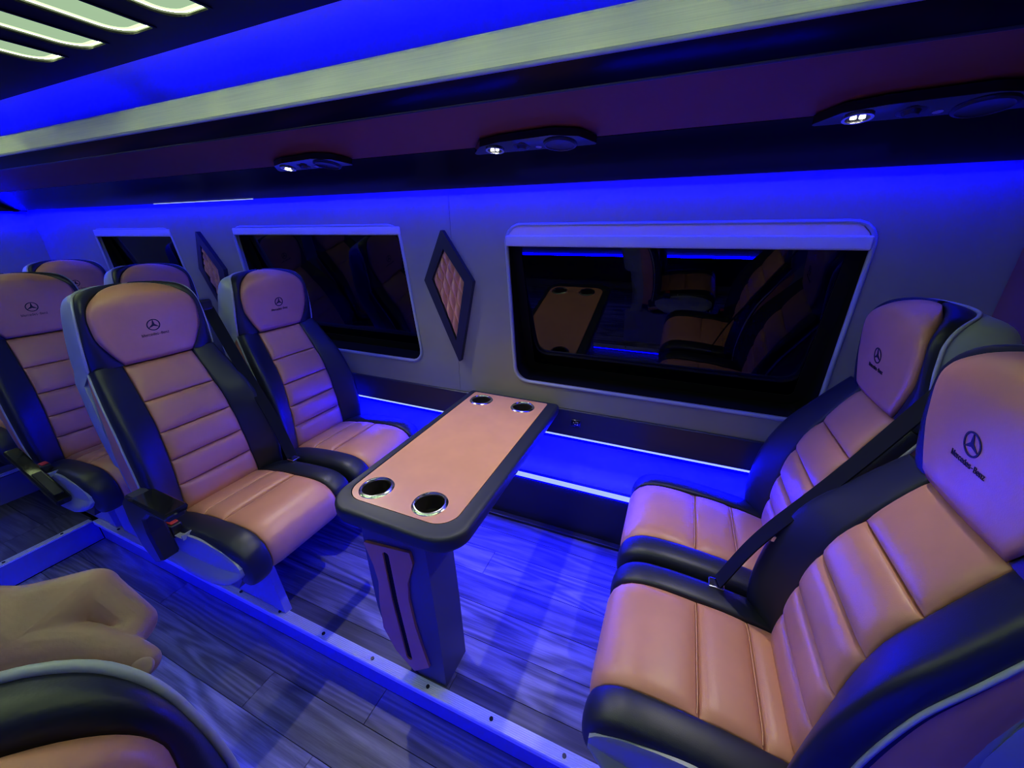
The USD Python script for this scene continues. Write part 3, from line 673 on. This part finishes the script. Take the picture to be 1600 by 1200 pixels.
    A('headrest_band', HBAND, 'dark_leather', 60); A('headrest_piping', HPIPE, 'piping', 60); A('headrest_shell', HSHELL, 'grey_leather', 60)
    if aisle:
        sd = aisle; F = Face(x0, yc, f, dz)
        bx = np.linspace(.505, -.060, 36); kx = (bx + .06) / .565
        ztop = PchipInterpolator([-.07, -.04, .05, .18, .30, .42, .51], [-1.392, -1.352, -1.316, -1.302, -1.312, -1.345, -1.385])(bx)
        zbot = PchipInterpolator([-.07, -.04, .04, .14, .27, .38, .47, .51], [-1.402, -1.440, -1.490, -1.525, -1.532, -1.512, -1.462, -1.415])(bx)
        r = np.linspace(0, 1, 14); yo = np.interp(r, [0, .08, .5, .58, .66, .8, .92, 1], [.326, .331, .333, .336, .350, .362, .360, .340])
        for nm, i0, i1 in (('side_shield', 0, 8), ('shield_lip', 7, 14)):
            rr, yy = r[i0:i1], yo[i0:i1]
            g = np.stack([np.repeat(bx[:, None], len(rr), 1), sd * (.328 + (yy[None] - .328) * np.clip(np.minimum(kx, 1 - kx) / .12, .15, 1)[:, None]), ztop[:, None] + (zbot - ztop)[:, None] * rr[None]], -1)
            gb = g.copy(); gb[..., 1] = sd * .312
            A(nm, slab(g, gb), 'grey_plastic', 40)
        if arm == 'short':
            P = affinity.translate(sg.Polygon([(.40, -1.40), (.47, -1.44), (.535, -1.36), (.555, -1.22), (.54, -1.11), (.49, -1.065), (.40, -1.058), (.20, -1.068), (.185, -1.085), (.20, -1.115), (.34, -1.122), (.405, -1.17), (.42, -1.25)]), -.075, .012).buffer(-.008).buffer(.008)
            ar = A('armrest', bevel_prism(P, sd * .350, sd * .425, .010), 'black_plastic', 40)
            A('armrest_cap', bevel_prism(affinity.translate(sg.Polygon([(.40, -1.055), (.19, -1.064), (.175, -1.075), (.19, -1.095), (.40, -1.078), (.47, -1.074)]), -.075, .014), sd * .345, sd * .432, .006), 'black_gloss', 40, parent=ar)
        if arm == 'long':
            P = sg.LineString([(.56, -1.20), (.40, -1.28), (.12, -1.42)]).buffer(.022, cap_style=2).buffer(-.006).buffer(.006)
            ar = A('armrest', bevel_prism(P, sd * .340, sd * .405, .008), 'black_gloss', 40)
            A('armrest_inlay', bevel_prism(sg.LineString([(.33, -1.29), (.15, -1.38)]).buffer(.010, cap_style=2), sd * .352, sd * .394, .003), 'black_plastic', 40, parent=ar)
        bk = A('belt_buckle', box(.355, .425, *sorted((sd * .296, sd * .345)), -1.338, -1.272, .008), 'black_plastic', 40)
        A('release_button', box(.368, .410, *sorted((sd * .302, sd * .335)), -1.2735, -1.2655, .003), 'red_plastic', 40, parent=bk)
        A('buckle_bracket', join(box(.285, .352, *sorted((sd * .318, sd * .343)), -1.325, -1.318), box(.282, .290, *sorted((sd * .29, sd * .343)), -1.318, -1.296)), 'grey_plastic', False)
    if belt:
        sd = belt; F = Face(x0 + f * bs, yc, f, dz)
        cs = CubicSpline(np.linspace(0, 1, 6), np.array([(.77, .300, -.385), (.72, .302, -.47), (.60, .302, -.73), (.475, .302, -.97), (.405, .302, -1.14), (.36, .300, -1.272)]))
        p = cs(np.linspace(0, 1, 36)) * [1, sd, 1]
        wd = np.array([[-.25, 1, 0]]) * [1, sd, 1]
        sb_ = A('seat_belt', ribbon(p, wd, .058, .005), 'belt', 60)
        A('belt_guide', box(.74, .80, *sorted((sd * .268, sd * .330)), -.415, -.355, .012), 'black_plastic', 40, parent=sb_)
        A('buckle_tongue', box(.33, .385, *sorted((sd * .280, sd * .328)), -1.30, -1.282, .004), 'chrome', 40, parent=sb_)
        if f < 0: A('adjuster', join(box(.475, .515, *sorted((sd * .280, sd * .330)), -1.01, -.985, .004)), 'chrome', 40, parent=sb_)
    return t

def bevel_prism(P, y0, y1, r):
    y0, y1 = sorted((y0, y1)); a = P.buffer(-r)
    if a.is_empty or a.geom_type != 'Polygon': return prism(P, 'y', y0, y1)
    s = [prism(P, 'y', y0 + r, y1 - r), prism(a, 'y', y0, y1)]
    n = 120; o = np.array([P.exterior.interpolate(k / n, normalized=True).coords[0] for k in range(n)])
    i = np.array([np.array(a.exterior.interpolate(a.exterior.project(sg.Point(p))).coords[0]) for p in o])
    for ya, yb in ((y0, y0 + r), (y1, y1 - r)):
        v = np.vstack([np.c_[i[:, 0], np.full(n, ya), i[:, 1]], np.c_[o[:, 0], np.full(n, yb), o[:, 1]]])
        q = [[k, (k + 1) % n, n + (k + 1) % n, n + k] for k in range(n)]
        m = clean((v, q)); s.append(m)
    return join(*s)

NEAR, FAR = 1.01, 1.68
PX, RPITCH = -1.65, 1.265
G = 'tan and dark leather coach seats'
seat('passenger_seat', 'front seat of the left pair by the aisle, short black armrest and red buckle', PX, NEAR, 1, G, aisle=-1, arm='short', belt=1)
seat('passenger_seat', 'window seat of the left pair in front of the middle window, top lit purple', PX, FAR, 1, G)
seat('passenger_seat', 'nearest right-hand seat beside the aisle, its lettered headrest cut by the picture edge', 0.0, NEAR, -1, G, aisle=-1, belt=1, bs=.065)
seat('passenger_seat', 'right-hand window seat turned to the table, cushion glowing blue under the big window', 0.0, FAR, -1, G)
seat('passenger_seat', 'second-row aisle seat at the left edge with long glossy armrest beside its cushion', PX - RPITCH, NEAR, 1, G, aisle=-1, arm='long')
seat('passenger_seat', 'second-row window seat, only its blue-lit headrest showing behind the front pair', PX - RPITCH, FAR, 1, G)
seat('passenger_seat', 'rearmost window seat, pink headrest under the rear window', PX - 2 * RPITCH, FAR, 1, G)
seat('passenger_seat', 'rearmost aisle seat, a dark corner at the left edge', PX - 2 * RPITCH, NEAR, 1, G, aisle=-1, arm='long')

seat('passenger_seat', 'foreground seat across the aisle, only its dark headrest top showing at the bottom left corner', .275, -.150, 1, G, aisle=1, dz=-.12)

def plinth(x0, x1, label):
    t = thing('seat_plinth', label, 'seat base', ((x0 + x1) / 2, 1.4, PF), group=None)
    for y in (.885, 1.97):
        part(t, 'side_plate', prism(sg.Polygon([(x0, PF), (x1 - .09, PF), (x1 - .14, -1.56), (x0, -1.56)]), 'y', y, y + .02), 'plinth_metal', False)
        part(t, 'leg', prism(sg.Polygon([(x1 - .088, PF), (x1, PF), (x1 - .005, -1.93), (x1 - .06, -1.54), (x1 - .138, -1.54)]), 'y', y - .004, y + .035), 'plinth_metal', False)
    part(t, 'cross_beam', box(x0 + .05, x1 - .15, .906, 1.97, -1.62, -1.545), 'plinth_metal', False)
plinth(-3.36, -1.745, 'blue-lit metal plinth under the left pair of seats along the aisle edge')
plinth(.17, 1.10, 'metal plinth under the right-hand pair of seats')
plinth(-4.64, -3.45, 'metal plinth under the second row of seats')

t = thing('seat_plinth', 'plinth under the foreground seat', 'seat base', (.0, -.15, OF))
part(t, 'side_plate', box(-.55, .28, .12, .14, OF, -1.67), 'plinth_metal', False); part(t, 'side_plate', box(-.55, .28, -.44, -.42, OF, -1.67), 'plinth_metal', False)
part(t, 'cross_beam', box(-.5, .2, -.42, .12, -1.74, -1.67), 'plinth_metal', False)

# ---------------------------------------------------------------- the arm of a person sitting behind the foreground seat
def ball(c, r): return m3.Manifold.sphere(r, 28).translate([float(x) for x in c])
def chain(pts):
    return [m3.Manifold.batch_hull([ball(a, ra), ball(b, rb)]) for (a, ra), (b, rb) in zip(pts[:-1], pts[1:])]
J = dict(elbow=(-.7726, -.0689, -.3715), mid=(-.6446, -.0013, -.3635), w0=(-.5625, .0354, -.353), wu=(-.5522, .0614, -.3469), wl=(-.5191, .0456, -.3629),
         im=(-.5252, .1010, -.3424), mm=(-.5574, .1003, -.3617), rm=(-.5854, .0962, -.381), pm=(-.61, .0893, -.4002),
         ip=(-.4831, .1075, -.3768), idp=(-.4654, .0875, -.3877), it=(-.4744, .0785, -.3786), mp=(-.5059, .1118, -.4008), md=(-.4915, .0915, -.4123), mt=(-.4994, .0795, -.4003),
         rp=(-.5339, .1095, -.4231), rd=(-.5225, .0907, -.4335), rt=(-.5281, .0795, -.421), pp=(-.5623, .103, -.4377), pd=(-.5503, .0878, -.4479), pt=(-.5536, .079, -.4375),
         tc=(-.5072, .0510, -.3564), tm=(-.4818, .0712, -.3556), ti=(-.4561, .0856, -.3676), tt=(-.4384, .0930, -.3806))
K = lambda *a: [(np.array(J[n]) * 1.05 + [-.004, -.006, -.014 + LIFT.get(n, 0)], r * .86) for n, r in a]
LIFT = dict(elbow=.026, mid=.010, it=.020, idp=.012, mt=.022, md=.016, mp=.004, rt=.024, rd=.018, rp=.008, pt=.028, pd=.024, pp=.014, tm=-.008, ti=-.010, tt=-.008)
solid = chain(K(('elbow', .066), ('mid', .064), ('w0', .060)))
hull = lambda *a: m3.Manifold.batch_hull([ball(*x) for x in K(*a)])
solid += [hull(('w0', .058), ('wu', .040), ('wl', .046)), hull(('wu', .040), ('wl', .046), ('im', .029), ('mm', .029), ('rm', .028), ('pm', .026)), hull(('wl', .046), ('tc', .034), ('mm', .016))]
solid += chain(K(('im', .028), ('ip', .0245), ('idp', .0195), ('it', .0175))) + chain(K(('mm', .028), ('mp', .0245), ('md', .020), ('mt', .018)))
solid += chain(K(('rm', .027), ('rp', .023), ('rd', .019), ('rt', .017))) + chain(K(('pm', .025), ('pp', .020), ('pd', .017), ('pt', .0155)))
solid += chain(K(('tc', .034), ('tm', .0265), ('ti', .0215), ('tt', .0165)))
body = m3.Manifold.batch_boolean(solid, m3.OpType.Add).refine_to_length(.0055)
arm = clean(body); arm.merge_vertices(); trimesh.smoothing.filter_taubin(arm, .5, .53, 14)
nn = meshkit.noise(arm.vertices * 22) if hasattr(meshkit, 'noise') else 0
arm.vertices += arm.vertex_normals * (np.asarray(nn).reshape(-1, 1) * .0012)
pn = thing('person', 'bare forearm and closed left fist resting on top of the foreground seat', 'person', (J['mid'][0], J['mid'][1], J['mid'][2] - .07))
ah = part(pn, 'arm', arm, 'skin', True)
d = np.array(J['tt']) - np.array(J['ti']); d /= np.linalg.norm(d)
out = np.array([.45, -.55, .70]); out -= d * d.dot(out); out /= np.linalg.norm(out); sid = np.cross(d, out)
gu, gv = np.meshgrid(np.linspace(-1, 1, 9), np.linspace(-1, 1, 9), indexing='ij')
c = K(('tt', 1))[0][0] + d * .004
def nail(off): return c + d * (gu * .0095 * np.sqrt(1 - .5 * gv ** 2))[..., None] + sid * (gv * .0095 * np.sqrt(1 - .5 * gu ** 2))[..., None] + out * ((.0150 + off) * np.sqrt(1 - (.55 * gv) ** 2 - (.35 * gu.clip(0, 1)) ** 2))[..., None]
part(ah, 'thumbnail', slab(nail(.001), nail(-.003)), 'nail', 60)
